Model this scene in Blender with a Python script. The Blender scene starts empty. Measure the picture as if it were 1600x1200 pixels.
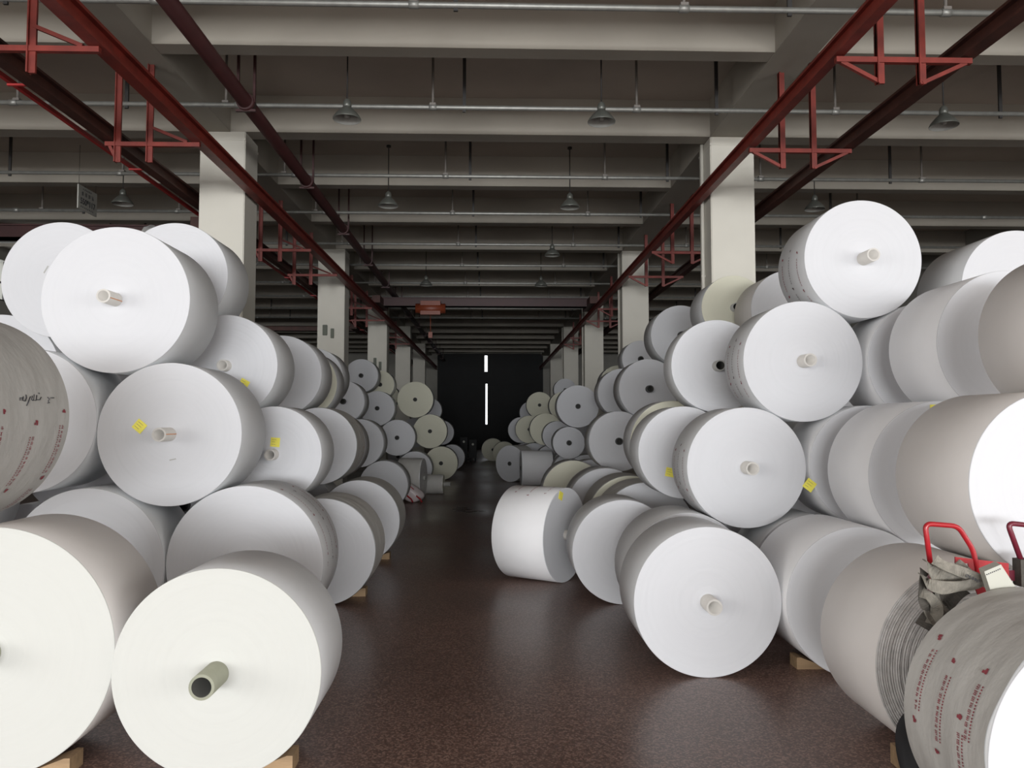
import bpy, bmesh, math, random
from mathutils import Vector, Matrix, Euler
random.seed(7)
C = bpy.context.scene.collection
PI = math.pi

# ------------------------------------------------------------------ camera
F = 1186.0
CAM_H = 1.8
YAW = math.atan(33 / F)
PITCH = math.atan(58 / F)
cam_data = bpy.data.cameras.new('camera')
cam_data.sensor_width = 36
cam_data.lens = F / 1600 * 36
cam_data.clip_start = 0.05
cam_data.clip_end = 200
cam = bpy.data.objects.new('camera', cam_data)
C.objects.link(cam)
cam.location = (0, 0, CAM_H)
cam.rotation_euler = (PI / 2 + PITCH, 0, -YAW)
bpy.context.scene.camera = cam
ROT = Euler((PI / 2 + PITCH, 0, -YAW)).to_matrix()
FWD = ROT @ Vector((0, 0, -1))


def at(px, py, Y):
    """world point seen at photo pixel (px,py) on the plane y = Y"""
    d = ROT @ Vector(((px - 800) / F, (600 - py) / F, -1))
    t = Y / d.y
    return Vector((0, 0, CAM_H)) + d * t


def ray(px, py):
    return ROT @ Vector(((px - 800) / F, (600 - py) / F, -1))


# ------------------------------------------------------------------ world, light, exposure
world = bpy.data.worlds.new('world')
bpy.context.scene.world = world
world.use_nodes = True
bgn = world.node_tree.nodes['Background']
bgn.inputs[0].default_value = (0.93, 0.97, 1.0, 1)
bgn.inputs[1].default_value = 3.0

DOOR_Y = -32.0
XL_ = -12.0


def area(name, loc, rot, sx, sy, power, col, spread=PI):
    l = bpy.data.lights.new(name, 'AREA')
    l.shape = 'RECTANGLE'
    l.size = sx
    l.size_y = sy
    l.energy = power
    l.color = col
    l.spread = spread
    o = bpy.data.objects.new(name, l)
    C.objects.link(o)
    o.location = loc
    o.rotation_euler = rot
    return o


# daylight coming in through the wide open loading door behind the camera
area('daylight_loading_door', (0, DOOR_Y + 0.15, 2.75), (PI / 2 - 0.10, 0, 0), 23.0, 4.8, 9200, (0.97, 0.985, 1.0), PI * 0.9)
# added unseen fill light behind and above the camera, brightens roll sides and floor
area('overhead_fill', (0, -12.0, CAM_H + 3.6), (math.radians(32), 0, 0), 23.0, 12.0, 1500, (1.0, 0.985, 0.965), PI)
# added fill lights left and right behind the camera, lifting the roll sides
area('left_fill', (XL_ + 0.2, -5.5, 2.9), (PI / 2, 0, -PI / 2), 13.0, 4.6, 900, (1.0, 0.99, 0.97), PI)
area('right_fill', (-XL_ - 0.2, -5.5, 2.9), (PI / 2, 0, PI / 2), 13.0, 4.6, 900, (1.0, 0.99, 0.97), PI)

vs = bpy.context.scene.view_settings
vs.view_transform = 'Standard'
vs.look = 'None'
vs.gamma = 1
vs.exposure = 0
vs.use_curve_mapping = False
cy = bpy.context.scene.cycles
cy.max_bounces = 8
cy.diffuse_bounces = 5
cy.glossy_bounces = 3
cy.sample_clamp_indirect = 4
cy.use_denoising = True


# ------------------------------------------------------------------ materials
def new_mat(name):
    m = bpy.data.materials.new(name)
    m.use_nodes = True
    nt = m.node_tree
    return m, nt, nt.nodes['Principled BSDF'], nt.links


def mat(name, col, rough=0.7, metal=0.0, var=0.10, scale=3.0, bump=0.0, bscale=None, spec=0.5, stretch=(1, 1, 1), detail=4):
    m, nt, b, L = new_mat(name)
    b.inputs['Roughness'].default_value = rough
    b.inputs['Metallic'].default_value = metal
    b.inputs['Specular IOR Level'].default_value = spec
    tc = nt.nodes.new('ShaderNodeTexCoord')
    mp = nt.nodes.new('ShaderNodeMapping')
    mp.inputs['Scale'].default_value = stretch
    L.new(tc.outputs['Object'], mp.inputs[0])
    n = nt.nodes.new('ShaderNodeTexNoise')
    n.inputs['Scale'].default_value = scale
    n.inputs['Detail'].default_value = detail
    L.new(mp.outputs[0], n.inputs['Vector'])
    r = nt.nodes.new('ShaderNodeValToRGB')
    r.color_ramp.elements[0].position = 0.3
    r.color_ramp.elements[1].position = 0.7
    r.color_ramp.elements[0].color = tuple(c * (1 - var) for c in col) + (1,)
    r.color_ramp.elements[1].color = tuple(min(1, c * (1 + var)) for c in col) + (1,)
    L.new(n.outputs['Fac'], r.inputs[0])
    L.new(r.outputs[0], b.inputs['Base Color'])
    if bump > 0:
        n2 = nt.nodes.new('ShaderNodeTexNoise')
        n2.inputs['Scale'].default_value = bscale or scale * 4
        n2.inputs['Detail'].default_value = 5
        L.new(mp.outputs[0], n2.inputs['Vector'])
        bp = nt.nodes.new('ShaderNodeBump')
        bp.inputs['Strength'].default_value = bump
        bp.inputs['Distance'].default_value = 0.02
        L.new(n2.outputs['Fac'], bp.inputs['Height'])
        L.new(bp.outputs[0], b.inputs['Normal'])
    return m


def paper_end(name, col, ring=0.07):
    """cut end of a paper roll: fine rings wound round the core"""
    m, nt, b, L = new_mat(name)
    b.inputs['Roughness'].default_value = 0.85
    b.inputs['Specular IOR Level'].default_value = 0.2
    tc = nt.nodes.new('ShaderNodeTexCoord')
    sp = nt.nodes.new('ShaderNodeSeparateXYZ')
    L.new(tc.outputs['Object'], sp.inputs[0])
    cb = nt.nodes.new('ShaderNodeCombineXYZ')
    L.new(sp.outputs[0], cb.inputs[0])
    L.new(sp.outputs[2], cb.inputs[1])
    ln = nt.nodes.new('ShaderNodeVectorMath')
    ln.operation = 'LENGTH'
    L.new(cb.outputs[0], ln.inputs[0])
    oi = nt.nodes.new('ShaderNodeObjectInfo')
    ad = nt.nodes.new('ShaderNodeMath')
    ad.operation = 'MULTIPLY_ADD'
    ad.inputs[1].default_value = 40
    L.new(oi.outputs['Random'], ad.inputs[0])
    L.new(ln.outputs['Value'], ad.inputs[2])
    n = nt.nodes.new('ShaderNodeTexNoise')
    n.noise_dimensions = '1D'
    n.inputs['Scale'].default_value = 28
    n.inputs['Detail'].default_value = 6
    L.new(ad.outputs[0], n.inputs['W'])
    r = nt.nodes.new('ShaderNodeValToRGB')
    r.color_ramp.elements[0].position = 0.25
    r.color_ramp.elements[1].position = 0.6
    r.color_ramp.elements[0].color = tuple(c * 0.985 for c in col) + (1,)
    r.color_ramp.elements[1].color = col + (1,)
    L.new(n.outputs['Fac'], r.inputs[0])
    L.new(r.outputs[0], b.inputs['Base Color'])
    bp = nt.nodes.new('ShaderNodeBump')
    bp.inputs['Strength'].default_value = ring
    bp.inputs['Distance'].default_value = 0.004
    L.new(n.outputs['Fac'], bp.inputs['Height'])
    L.new(bp.outputs[0], b.inputs['Normal'])
    return m


def floor_mat():
    m, nt, b, L = new_mat('speckled_terrazzo')
    tc = nt.nodes.new('ShaderNodeTexCoord')
    v = nt.nodes.new('ShaderNodeTexVoronoi')
    v.inputs['Scale'].default_value = 95
    L.new(tc.outputs['Object'], v.inputs['Vector'])
    r = nt.nodes.new('ShaderNodeValToRGB')
    e = r.color_ramp.elements
    e[0].position = 0.0
    e[0].color = (0.10, 0.060, 0.049, 1)
    e[1].position = 1.0
    e[1].color = (0.25, 0.148, 0.118, 1)
    k = e.new(0.55)
    k.color = (0.152, 0.09, 0.073, 1)
    k = e.new(0.93)
    k.color = (0.30, 0.195, 0.155, 1)
    sc = nt.nodes.new('ShaderNodeSeparateColor')
    L.new(v.outputs['Color'], sc.inputs[0])
    L.new(sc.outputs[0], r.inputs[0])
    n = nt.nodes.new('ShaderNodeTexNoise')
    n.inputs['Scale'].default_value = 0.55
    n.inputs['Detail'].default_value = 6
    L.new(tc.outputs['Object'], n.inputs['Vector'])
    mr = nt.nodes.new('ShaderNodeMapRange')
    mr.inputs['From Min'].default_value = 0.3
    mr.inputs['From Max'].default_value = 0.7
    mr.inputs['To Min'].default_value = 0.75
    mr.inputs['To Max'].default_value = 1.15
    L.new(n.outputs['Fac'], mr.inputs[0])
    mx = nt.nodes.new('ShaderNodeMix')
    mx.data_type = 'RGBA'
    mx.blend_type = 'MULTIPLY'
    mx.inputs[0].default_value = 1
    L.new(r.outputs[0], mx.inputs[6])
    L.new(mr.outputs[0], mx.inputs[7])
    L.new(mx.outputs[2], b.inputs['Base Color'])
    mr2 = nt.nodes.new('ShaderNodeMapRange')
    mr2.inputs['From Min'].default_value = 0.3
    mr2.inputs['From Max'].default_value = 0.7
    mr2.inputs['To Min'].default_value = 0.27
    mr2.inputs['To Max'].default_value = 0.42
    L.new(n.outputs['Fac'], mr2.inputs[0])
    L.new(mr2.outputs[0], b.inputs['Roughness'])
    b.inputs['Specular IOR Level'].default_value = 0.5
    return m


M = {
    'floor': floor_mat(),
    'slab': mat('ceiling_paint', (0.42, 0.37, 0.32), 0.9, var=0.10, scale=0.7, bump=0.1),
    'beam': mat('beam_paint', (0.31, 0.285, 0.243), 0.85, var=0.07, scale=0.8, bump=0.12),
    'column': mat('column_paint', (0.56, 0.54, 0.48), 0.75, var=0.04, scale=1.2, bump=0.06),
    'wall': mat('wall_paint', (0.30, 0.29, 0.26), 0.9, var=0.12, scale=0.6),
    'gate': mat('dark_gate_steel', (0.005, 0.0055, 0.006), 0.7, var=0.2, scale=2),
    'red': mat('red_paint', (0.155, 0.018, 0.011), 0.5, var=0.25, scale=6),
    'darkred': mat('dark_maroon_paint', (0.034, 0.007, 0.007), 0.55, var=0.2, scale=4),
    'rust': mat('rusty_brown_paint', (0.055, 0.016, 0.010), 0.6, var=0.3, scale=5),
    'rail': mat('conductor_red', (0.38, 0.02, 0.02), 0.5, var=0.15, scale=5),
    'galv': mat('galvanised_steel', (0.30, 0.30, 0.28), 0.5, metal=0.6, var=0.12, scale=10),
    'black': mat('black_steel', (0.02, 0.018, 0.017), 0.6, var=0.2),
    'greyrod': mat('grey_painted_steel', (0.16, 0.145, 0.13), 0.6, var=0.15),
    'lamp': mat('lamp_enamel', (0.13, 0.135, 0.12), 0.4, metal=0.4, var=0.15, scale=8),
    'lampin': mat('lamp_inside', (0.30, 0.30, 0.28), 0.5, var=0.1, scale=8),
    'orange': mat('orange_paint', (0.16, 0.03, 0.01), 0.5, var=0.1),
    'white': paper_end('white_paper_end', (0.56, 0.565, 0.585)),
    'warm': paper_end('warm_white_paper_end', (0.50, 0.505, 0.48), 0.14),
    'cream': paper_end('cream_paper_end', (0.62, 0.61, 0.50)),
    'grey': mat('grey_wrapper', (0.76, 0.775, 0.79), 0.6, var=0.05, scale=2, bump=0.10, bscale=5),
    'beige': mat('beige_wrapper', (0.80, 0.77, 0.745), 0.65, var=0.04, scale=2, bump=0.05, bscale=4),
    'light': mat('white_paper_side', (0.85, 0.85, 0.86), 0.7, var=0.03, scale=2),
    'plastic': mat('plastic_wrap', (0.47, 0.46, 0.435), 0.68, var=0.05, scale=3, bump=0.45, bscale=3.5, stretch=(1, 2.2, 1)),
    'film': mat('creased_film_edge', (0.5, 0.49, 0.48), 0.3, var=0.15, scale=14, bump=0.6, bscale=22),
    'core': mat('white_tube', (0.50, 0.48, 0.45), 0.5, var=0.05, scale=12),
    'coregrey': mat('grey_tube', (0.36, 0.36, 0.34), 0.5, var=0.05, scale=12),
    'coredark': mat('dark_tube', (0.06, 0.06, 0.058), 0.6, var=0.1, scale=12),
    'olive': mat('olive_tube', (0.24, 0.245, 0.185), 0.55, var=0.08, scale=12),
    'coreinside': mat('tube_inside_shade', (0.035, 0.034, 0.03), 0.8, var=0.1),  # near-black colour paints the shade inside the core holes
    'orangeline': mat('orange_line', (0.62, 0.28, 0.14), 0.6, var=0.1),
    'yellow': mat('yellow_sticker', (0.80, 0.72, 0.10), 0.6, var=0.05, scale=20),
    'printred': mat('red_print', (0.27, 0.05, 0.065), 0.7, var=0.25, scale=30),
    'printdark': mat('dark_print', (0.15, 0.12, 0.12), 0.7, var=0.3, scale=30),
    'ink': mat('black_ink', (0.06, 0.06, 0.065), 0.6, var=0.1),
    'wood': mat('pine_wood', (0.30, 0.20, 0.11), 0.7, var=0.2, scale=3, stretch=(1, 12, 6), bump=0.2),
    'tool': mat('red_gloss_paint', (0.34, 0.014, 0.02), 0.3, var=0.12, scale=10),
    'tooldark': mat('dark_red_gloss_paint', (0.13, 0.013, 0.026), 0.35, var=0.12, scale=10),
    'strap': mat('webbing', (0.21, 0.195, 0.165), 0.85, var=0.25, scale=25, bump=0.3, bscale=120),
    'strapdark': mat('dark_webbing', (0.075, 0.068, 0.058), 0.85, var=0.25, scale=25, bump=0.3, bscale=120),
    'card': mat('white_card', (0.44, 0.44, 0.385), 0.7, var=0.03),
    'rubber': mat('black_rubber', (0.018, 0.018, 0.02), 0.8, var=0.1),
    'board': mat('grey_sign_board', (0.42, 0.42, 0.38), 0.5, var=0.05),
    'pink': mat('pink_white_plastic', (0.70, 0.62, 0.62), 0.35, var=0.08, scale=6, bump=0.4, bscale=12),
    'box': mat('grey_green_box', (0.10, 0.11, 0.085), 0.6, var=0.1),
}


# ------------------------------------------------------------------ mesh helpers
def link_mesh(name, bm, mats, parent=None, loc=(0, 0, 0), smooth=False):
    me = bpy.data.meshes.new(name)
    bm.normal_update()
    bm.to_mesh(me)
    bm.free()
    if not isinstance(mats, (list, tuple)):
        mats = [mats]
    for m in mats:
        me.materials.append(m)
    if smooth:
        for p in me.polygons:
            p.use_smooth = True
    o = bpy.data.objects.new(name, me)
    C.objects.link(o)
    o.location = loc
    if parent:
        o.parent = parent
    return o


def tag(o, label, cat, group=None, kind=None):
    if label:
        o['label'] = label
    if cat:
        o['category'] = cat
    if group:
        o['group'] = group
    if kind:
        o['kind'] = kind
    return o


def thing(name, label, cat, loc=(0, 0, 0), rz=0.0, group=None):
    o = bpy.data.objects.new(name, None)
    o.empty_display_size = 0.1
    C.objects.link(o)
    o.location = loc
    o.rotation_euler = (0, 0, rz)
    return tag(o, label, cat, group)


def box(bm, x0, x1, y0, y1, z0, z1, mi=0):
    v = [bm.verts.new((x, y, z)) for z in (z0, z1) for y in (y0, y1) for x in (x0, x1)]
    for f in ((0, 2, 3, 1), (4, 5, 7, 6), (0, 1, 5, 4), (2, 6, 7, 3), (0, 4, 6, 2), (1, 3, 7, 5)):
        fc = bm.faces.new([v[i] for i in f])
        fc.material_index = mi
    return v


def bar(bm, p, q, w, h, up=Vector((0, 0, 1))):
    """rectangular bar from p to q"""
    p, q = Vector(p), Vector(q)
    d = (q - p).normalized()
    s = d.cross(up)
    if s.length < 1e-4:
        s = d.cross(Vector((0, 1, 0)))
    s.normalize()
    u = s.cross(d).normalized()
    vs_ = []
    for c in (p, q):
        for a, b_ in ((-1, -1), (1, -1), (1, 1), (-1, 1)):
            vs_.append(bm.verts.new(c + s * a * w / 2 + u * b_ * h / 2))
    for f in ((0, 1, 2, 3), (7, 6, 5, 4), (0, 4, 5, 1), (1, 5, 6, 2), (2, 6, 7, 3), (3, 7, 4, 0)):
        bm.faces.new([vs_[i] for i in f])


def tube(bm, pts, r, n=12, cap=True):
    pts = [Vector(p) for p in pts]
    rings = []
    prev = None
    for i, p in enumerate(pts):
        if i == 0:
            d = pts[1] - p
        elif i == len(pts) - 1:
            d = p - pts[i - 1]
        else:
            d = (pts[i + 1] - p).normalized() + (p - pts[i - 1]).normalized()
        d.normalize()
        if prev is None:
            s = d.cross(Vector((0, 0, 1)))
            if s.length < 0.05:
                s = d.cross(Vector((0, 1, 0)))
        else:
            s = prev - d * prev.dot(d)
        s.normalize()
        prev = s
        u = d.cross(s)
        rr = r[i] if isinstance(r, (list, tuple)) else r
        rings.append([bm.verts.new(p + (s * math.cos(2 * PI * k / n) + u * math.sin(2 * PI * k / n)) * rr) for k in range(n)])
    for a, b_ in zip(rings, rings[1:]):
        for k in range(n):
            f = bm.faces.new((a[k], a[(k + 1) % n], b_[(k + 1) % n], b_[k]))
            f.smooth = True
    if cap:
        bm.faces.new(rings[0][::-1])
        bm.faces.new(rings[-1])


def round_path(pts, rad, seg=5):
    pts = [Vector(p) for p in pts]
    out = [pts[0]]
    for i in range(1, len(pts) - 1):
        a = (pts[i - 1] - pts[i]).normalized() * rad + pts[i]
        b_ = (pts[i + 1] - pts[i]).normalized() * rad + pts[i]
        for k in range(seg + 1):
            t = k / seg
            out.append(a * (1 - t) ** 2 + pts[i] * 2 * t * (1 - t) + b_ * t * t)
    out.append(pts[-1])
    return out


def lathe_y(bm, prof, n=96, mats=None, closed=False, smooth=None):
    """prof: list of (radius, y) turned about the y axis"""
    rings = []
    for (r, y) in prof:
        rings.append([bm.verts.new((r * math.cos(2 * PI * k / n), y, r * math.sin(2 * PI * k / n))) for k in range(n)])
    m = len(rings)
    rng = range(m if closed else m - 1)
    for i in rng:
        a, b_ = rings[i], rings[(i + 1) % m]
        for k in range(n):
            f = bm.faces.new((a[k], b_[k], b_[(k + 1) % n], a[(k + 1) % n]))
            if mats:
                f.material_index = mats[i]
            if smooth is None or smooth[i]:
                f.smooth = True


def lathe_z(bm, prof, n=32, mats=None):
    rings = []
    for (r, z) in prof:
        rings.append([bm.verts.new((r * math.cos(2 * PI * k / n), r * math.sin(2 * PI * k / n), z)) for k in range(n)])
    for i in range(len(rings) - 1):
        a, b_ = rings[i], rings[i + 1]
        for k in range(n):
            f = bm.faces.new((a[k], a[(k + 1) % n], b_[(k + 1) % n], b_[k]))
            f.smooth = True
            if mats:
                f.material_index = mats[i]


def struct(name, bm, m, smooth=False):
    o = link_mesh(name, bm, m, smooth=smooth)
    o['kind'] = 'structure'
    return o


# ------------------------------------------------------------------ building shell
XL, XR, YB, ZS, ZB = -12.0, 12.0, 49.3, CAM_H + 4.81, CAM_H + 4.26
BAY = 7.65
Y1 = 11.1
bm = bmesh.new(); box(bm, XL, XR, DOOR_Y, YB, -0.2, 0); struct('floor', bm, M['floor'])
bm = bmesh.new(); box(bm, XL, XR, DOOR_Y, YB, ZS, ZS + 0.15); struct('ceiling', bm, M['slab'])
# left wall with a row of openings that let in daylight
WIN = [(10.2, 12.0), (14.2, 15.6), (17.95, 19.1), (25.5, 27.0), (33.0, 34.5)]
bm = bmesh.new()
ys = [DOOR_Y] + [v for w in WIN[2:3] for v in w] + [YB]
for i in range(0, len(ys) - 1):
    if i % 2 == 0:
        box(bm, XL - 0.25, XL, ys[i], ys[i + 1], 0, ZS)
for w in WIN[2:3]:
    box(bm, XL - 0.25, XL, w[0], w[1], 0, 4.75)
    box(bm, XL - 0.25, XL, w[0], w[1], 5.75, ZS)
struct('wall_left', bm, M['wall'])
bm = bmesh.new()
for w in WIN[2:3]:
    box(bm, XL - 0.12, XL - 0.08, w[0], w[1], 5.2, 5.24)
    box(bm, XL - 0.12, XL - 0.08, w[0], w[0] + 0.06, 4.75, 5.75)
    box(bm, XL - 0.12, XL - 0.08, w[1] - 0.06, w[1], 4.75, 5.75)
    box(bm, XL - 0.12, XL - 0.08, w[0], w[1], 4.75, 4.8)
struct('window_1', bm, M['black'])
bm = bmesh.new(); box(bm, XR, XR + 0.25, DOOR_Y, YB, 0, ZS); struct('wall_right', bm, M['wall'])
# front wall behind the camera with the wide loading doorway
bm = bmesh.new()
box(bm, XL, -11.6, DOOR_Y - 0.25, DOOR_Y, 0, ZS)
box(bm, 11.6, XR, DOOR_Y - 0.25, DOOR_Y, 0, ZS)
box(bm, -11.6, 11.6, DOOR_Y - 0.25, DOOR_Y, 5.1, ZS)
struct('wall_front', bm, M['wall'])
# back wall with the tall dark sliding door
DX0, DX1, DZ = at(686, 600, YB).x, at(846, 600, YB).x, at(760, 553, YB).z
SL0, SL1 = at(757.2, 600, YB).x, at(761.6, 600, YB).x
bm = bmesh.new()
box(bm, XL, DX0, YB, YB + 0.25, 0, ZS)
box(bm, DX1, XR, YB, YB + 0.25, 0, ZS)
box(bm, DX0, DX1, YB, YB + 0.25, DZ, ZS)
struct('wall_back', bm, M['wall'])
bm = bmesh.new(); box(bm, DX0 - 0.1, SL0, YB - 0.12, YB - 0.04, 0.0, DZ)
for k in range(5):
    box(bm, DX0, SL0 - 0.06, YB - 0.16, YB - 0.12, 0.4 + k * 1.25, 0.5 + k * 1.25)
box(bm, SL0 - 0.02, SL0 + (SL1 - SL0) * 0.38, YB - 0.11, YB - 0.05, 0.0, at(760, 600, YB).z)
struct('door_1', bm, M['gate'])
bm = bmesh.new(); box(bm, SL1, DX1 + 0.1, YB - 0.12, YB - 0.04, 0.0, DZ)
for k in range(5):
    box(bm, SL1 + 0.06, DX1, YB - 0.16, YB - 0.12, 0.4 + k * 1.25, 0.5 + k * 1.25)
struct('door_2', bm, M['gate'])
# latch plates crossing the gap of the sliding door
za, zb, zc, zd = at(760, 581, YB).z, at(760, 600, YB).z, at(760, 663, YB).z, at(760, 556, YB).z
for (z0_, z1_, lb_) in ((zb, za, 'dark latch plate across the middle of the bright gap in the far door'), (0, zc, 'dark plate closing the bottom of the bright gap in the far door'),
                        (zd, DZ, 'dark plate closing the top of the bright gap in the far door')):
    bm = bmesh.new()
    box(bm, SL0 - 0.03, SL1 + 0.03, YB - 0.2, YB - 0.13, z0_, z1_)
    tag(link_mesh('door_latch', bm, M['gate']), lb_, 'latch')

# cross beams every third of a bay
for k in range(-3, 15):
    y = Y1 + k * BAY / 3 + (-0.06 if k != 0 else 0)
    bm = bmesh.new()
    box(bm, XL, XR, y, y + (0.24 if k % 3 else 0.3), ZB, ZS)
    struct('ceiling_beam', bm, M['beam'])
# girders along the column lines
COLX = {'left': (-4.28, -3.62), 'right': (3.28, 3.94)}
for side, (a, b_) in (('left', (-4.34, -3.84)), ('right', (3.28, 3.78))):
    bm = bmesh.new()
    box(bm, a, b_, DOOR_Y, YB, ZB - 0.004, ZS)
    struct('ceiling_girder', bm, M['beam'])
# columns
for side in ('left', 'right'):
    a, b_ = COLX[side]
    for i in range(-1, 5):
        y = Y1 + i * BAY
        if i < 0:
            continue
        bm = bmesh.new()
        box(bm, a, b_, y, y + 0.6, 0, ZB)
        bmesh.ops.bevel(bm, geom=[e for e in bm.edges if abs(e.verts[0].co.z - e.verts[1].co.z) > 1], offset=0.012, segments=2, affect='EDGES')
        box(bm, a - 0.006, b_ + 0.006, y - 0.006, y + 0.606, ZB - 0.13, ZB - 0.10)
        struct('concrete_column', bm, M['column'])
        if side == 'right' and i < 4:
            bm = bmesh.new()
            tube(bm, [(a - 0.029, y + 0.35, 0), (a - 0.029, y + 0.35, ZB)], 0.028, 12)
            for z in (1.2, 2.6, 4.0, 5.4):
                box(bm, a - 0.058, a, y + 0.33, y + 0.37, z, z + 0.03)
            tag(link_mesh('drain_pipe', bm, M['column']),
                ['pale vertical drain pipe on the aisle side of the nearest right column', 'pale vertical drain pipe on the second right column from the front',
                 'thin pale drain pipe on the third right column from the front', 'thin pale drain pipe on the farthest right column'][i], 'pipe')
# switch boxes on columns
for (px, py, ci, w, h) in ((508, 516, 1, .11, .26), (519.5, 521, 1, .08, .24), (586, 566, 2, .1, .3), (594, 572, 2, .09, .3)):
    y = Y1 + ci * BAY
    p = at(px, py, y)
    bm = bmesh.new()
    box(bm, p.x - w / 2, p.x + w / 2, y - 0.05, y, p.z - h / 2, p.z + h / 2)
    bmesh.ops.bevel(bm, geom=list(bm.edges), offset=0.008, segments=2, affect='EDGES')
    o = link_mesh('switch_box', bm, M['box'])
    tag(o, {508: 'wider dark switch box on the second left column, left of its narrow neighbour', 519.5: 'narrow dark switch box on the second left column, right of the wider one',
            586: 'left of two slim dark boxes on the third left column', 594: 'right of two slim dark boxes on the third left column'}[px], 'switch box')

# ------------------------------------------------------------------ cross pipes under the beams
HP = CAM_H + 4.13
PIPES = [7.37, 9.84, 12.66, 14.95, 17.6, 20.0, 22.6, 25.1, 27.7, 30.3]
names = ['nearest cross pipe along the top edge of the photo', 'second cross pipe, running behind the two nearest hanging lamps', 'third cross pipe, just above the second pair of lamps',
         'fourth cross pipe, below the second pair of lamps', 'fifth cross pipe from the front', 'sixth cross pipe from the front', 'seventh cross pipe from the front',
         'eighth cross pipe from the front', 'ninth cross pipe from the front', 'tenth and farthest cross pipe']
for i, y in enumerate(PIPES):
    t = thing('ceiling_pipe', 'galvanised ' + names[i], 'pipe', (0, y, HP), 0, 'galvanised pipes hung across the ceiling')
    bm = bmesh.new()
    tube(bm, [(XL + 0.02, 0, 0), (XR - 0.02, 0, 0)], 0.030, 12)
    for x in (-9.3, -6.2, -3.3, -0.77, 1.93, 4.6, 7.4, 10):
        tube(bm, [(x - 0.05, 0, 0), (x + 0.05, 0, 0)], 0.040, 12)
    link_mesh('pipe', bm, M['galv'], t)
    near = any(abs((Y1 + k * BAY / 3) - y) < 0.35 for k in range(-3, 12))
    for x in (-8.8, -6.15, -3.47, -0.77, 1.93, 4.6, 7.4):
        bm = bmesh.new()
        tube(bm, [(x, 0, 0.03), (x, 0, ZS - HP)], 0.017, 8)
        lathe = box(bm, x - 0.04, x + 0.04, -0.04, 0.04, 0.02, 0.05)
        link_mesh('hanger_rod', bm, M['greyrod'], t)
    for x in (-8.0, -4.75, -0.355, 3.0, 6.85):
        bm = bmesh.new()
        box(bm, x - 0.022, x + 0.022, -0.012, 0.012, -0.06, ZS - HP)
        link_mesh('hanger_strap', bm, M['black'], t)

# ------------------------------------------------------------------ lamps
LAMP_Z = at(541, 187, 9.3).z


def lamp(x, y, label):
    t = thing('pendant_lamp', label, 'lamp', (x, y, LAMP_Z), 0, 'bell shaped lamps hanging from the ceiling')
    bm = bmesh.new()
    lathe_z(bm, [(0.172, 0.0), (0.174, 0.012), (0.150, 0.05), (0.105, 0.105), (0.065, 0.14), (0.05, 0.155), (0.046, 0.15), (0.10, 0.098), (0.145, 0.044), (0.165, 0.0), (0.172, 0.0)],
            36, [0, 0, 0, 0, 0, 1, 1, 1, 1, 1])
    link_mesh('lamp_shade', bm, [M['lamp'], M['lampin']], t)
    bm = bmesh.new()
    lathe_z(bm, [(0.001, 0.14), (0.05, 0.145), (0.055, 0.19), (0.045, 0.235), (0.02, 0.26), (0.001, 0.27)], 24)
    link_mesh('lamp_socket', bm, M['lamp'], t)
    bm = bmesh.new()
    lathe_z(bm, [(0.001, 0.02), (0.03, 0.03), (0.042, 0.06), (0.03, 0.10), (0.022, 0.14), (0.001, 0.145)], 20)
    link_mesh('bulb', bm, M['lampin'], t)
    bm = bmesh.new()
    tube(bm, [(0, 0, 0.26), (0, 0, ZS - LAMP_Z)], 0.009, 8)
    tube(bm, [(0, 0, ZS - LAMP_Z - 0.03), (0, 0, ZS - LAMP_Z)], 0.04, 12)
    link_mesh('rod', bm, M['black'], t)


for (x, y, lb) in ((-1.79, 9.3, 'grey bell lamp on a long rod, nearest left lamp over the aisle'), (1.38, 9.3, 'grey bell lamp on a long rod, nearest right lamp over the aisle'),
                   (5.74, 9.3, 'grey bell lamp in the right bay near the top right corner'), (-1.79, 13.1, 'smaller left lamp of the second pair over the aisle'),
                   (1.38, 13.1, 'smaller right lamp of the second pair over the aisle'), (5.72, 13.1, 'dim lamp in the right bay above the topmost paper roll'),
                   (-6.35, 13.1, 'dim lamp in the left bay beside the red beams'), (-1.79, 20.8, 'faint far lamp over the left half of the aisle'),
                   (1.38, 20.8, 'faint far lamp over the right half of the aisle'), (1.38, 16.95, 'faint third lamp over the right half of the aisle'),
                   (-5.3, 20.6, 'faint greenish lamp beside the second left column')):
    lamp(x, y, lb)

# ------------------------------------------------------------------ crane rails and their hangers
HR = CAM_H + 3.40


def ibeam(name, x, y0, y1, z, w, h, m, label, cat='rail', yaw=0):
    bm = bmesh.new()
    t_ = h * 0.16
    box(bm, x - w / 2, x + w / 2, y0, y1, z - h / 2, z - h / 2 + t_)
    box(bm, x - w / 2, x + w / 2, y0, y1, z + h / 2 - t_, z + h / 2)
    box(bm, x - w * 0.12, x + w * 0.12, y0, y1, z - h / 2 + t_, z + h / 2 - t_)
    o = link_mesh(name, bm, m)
    tag(o, label, cat)
    return o


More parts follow.
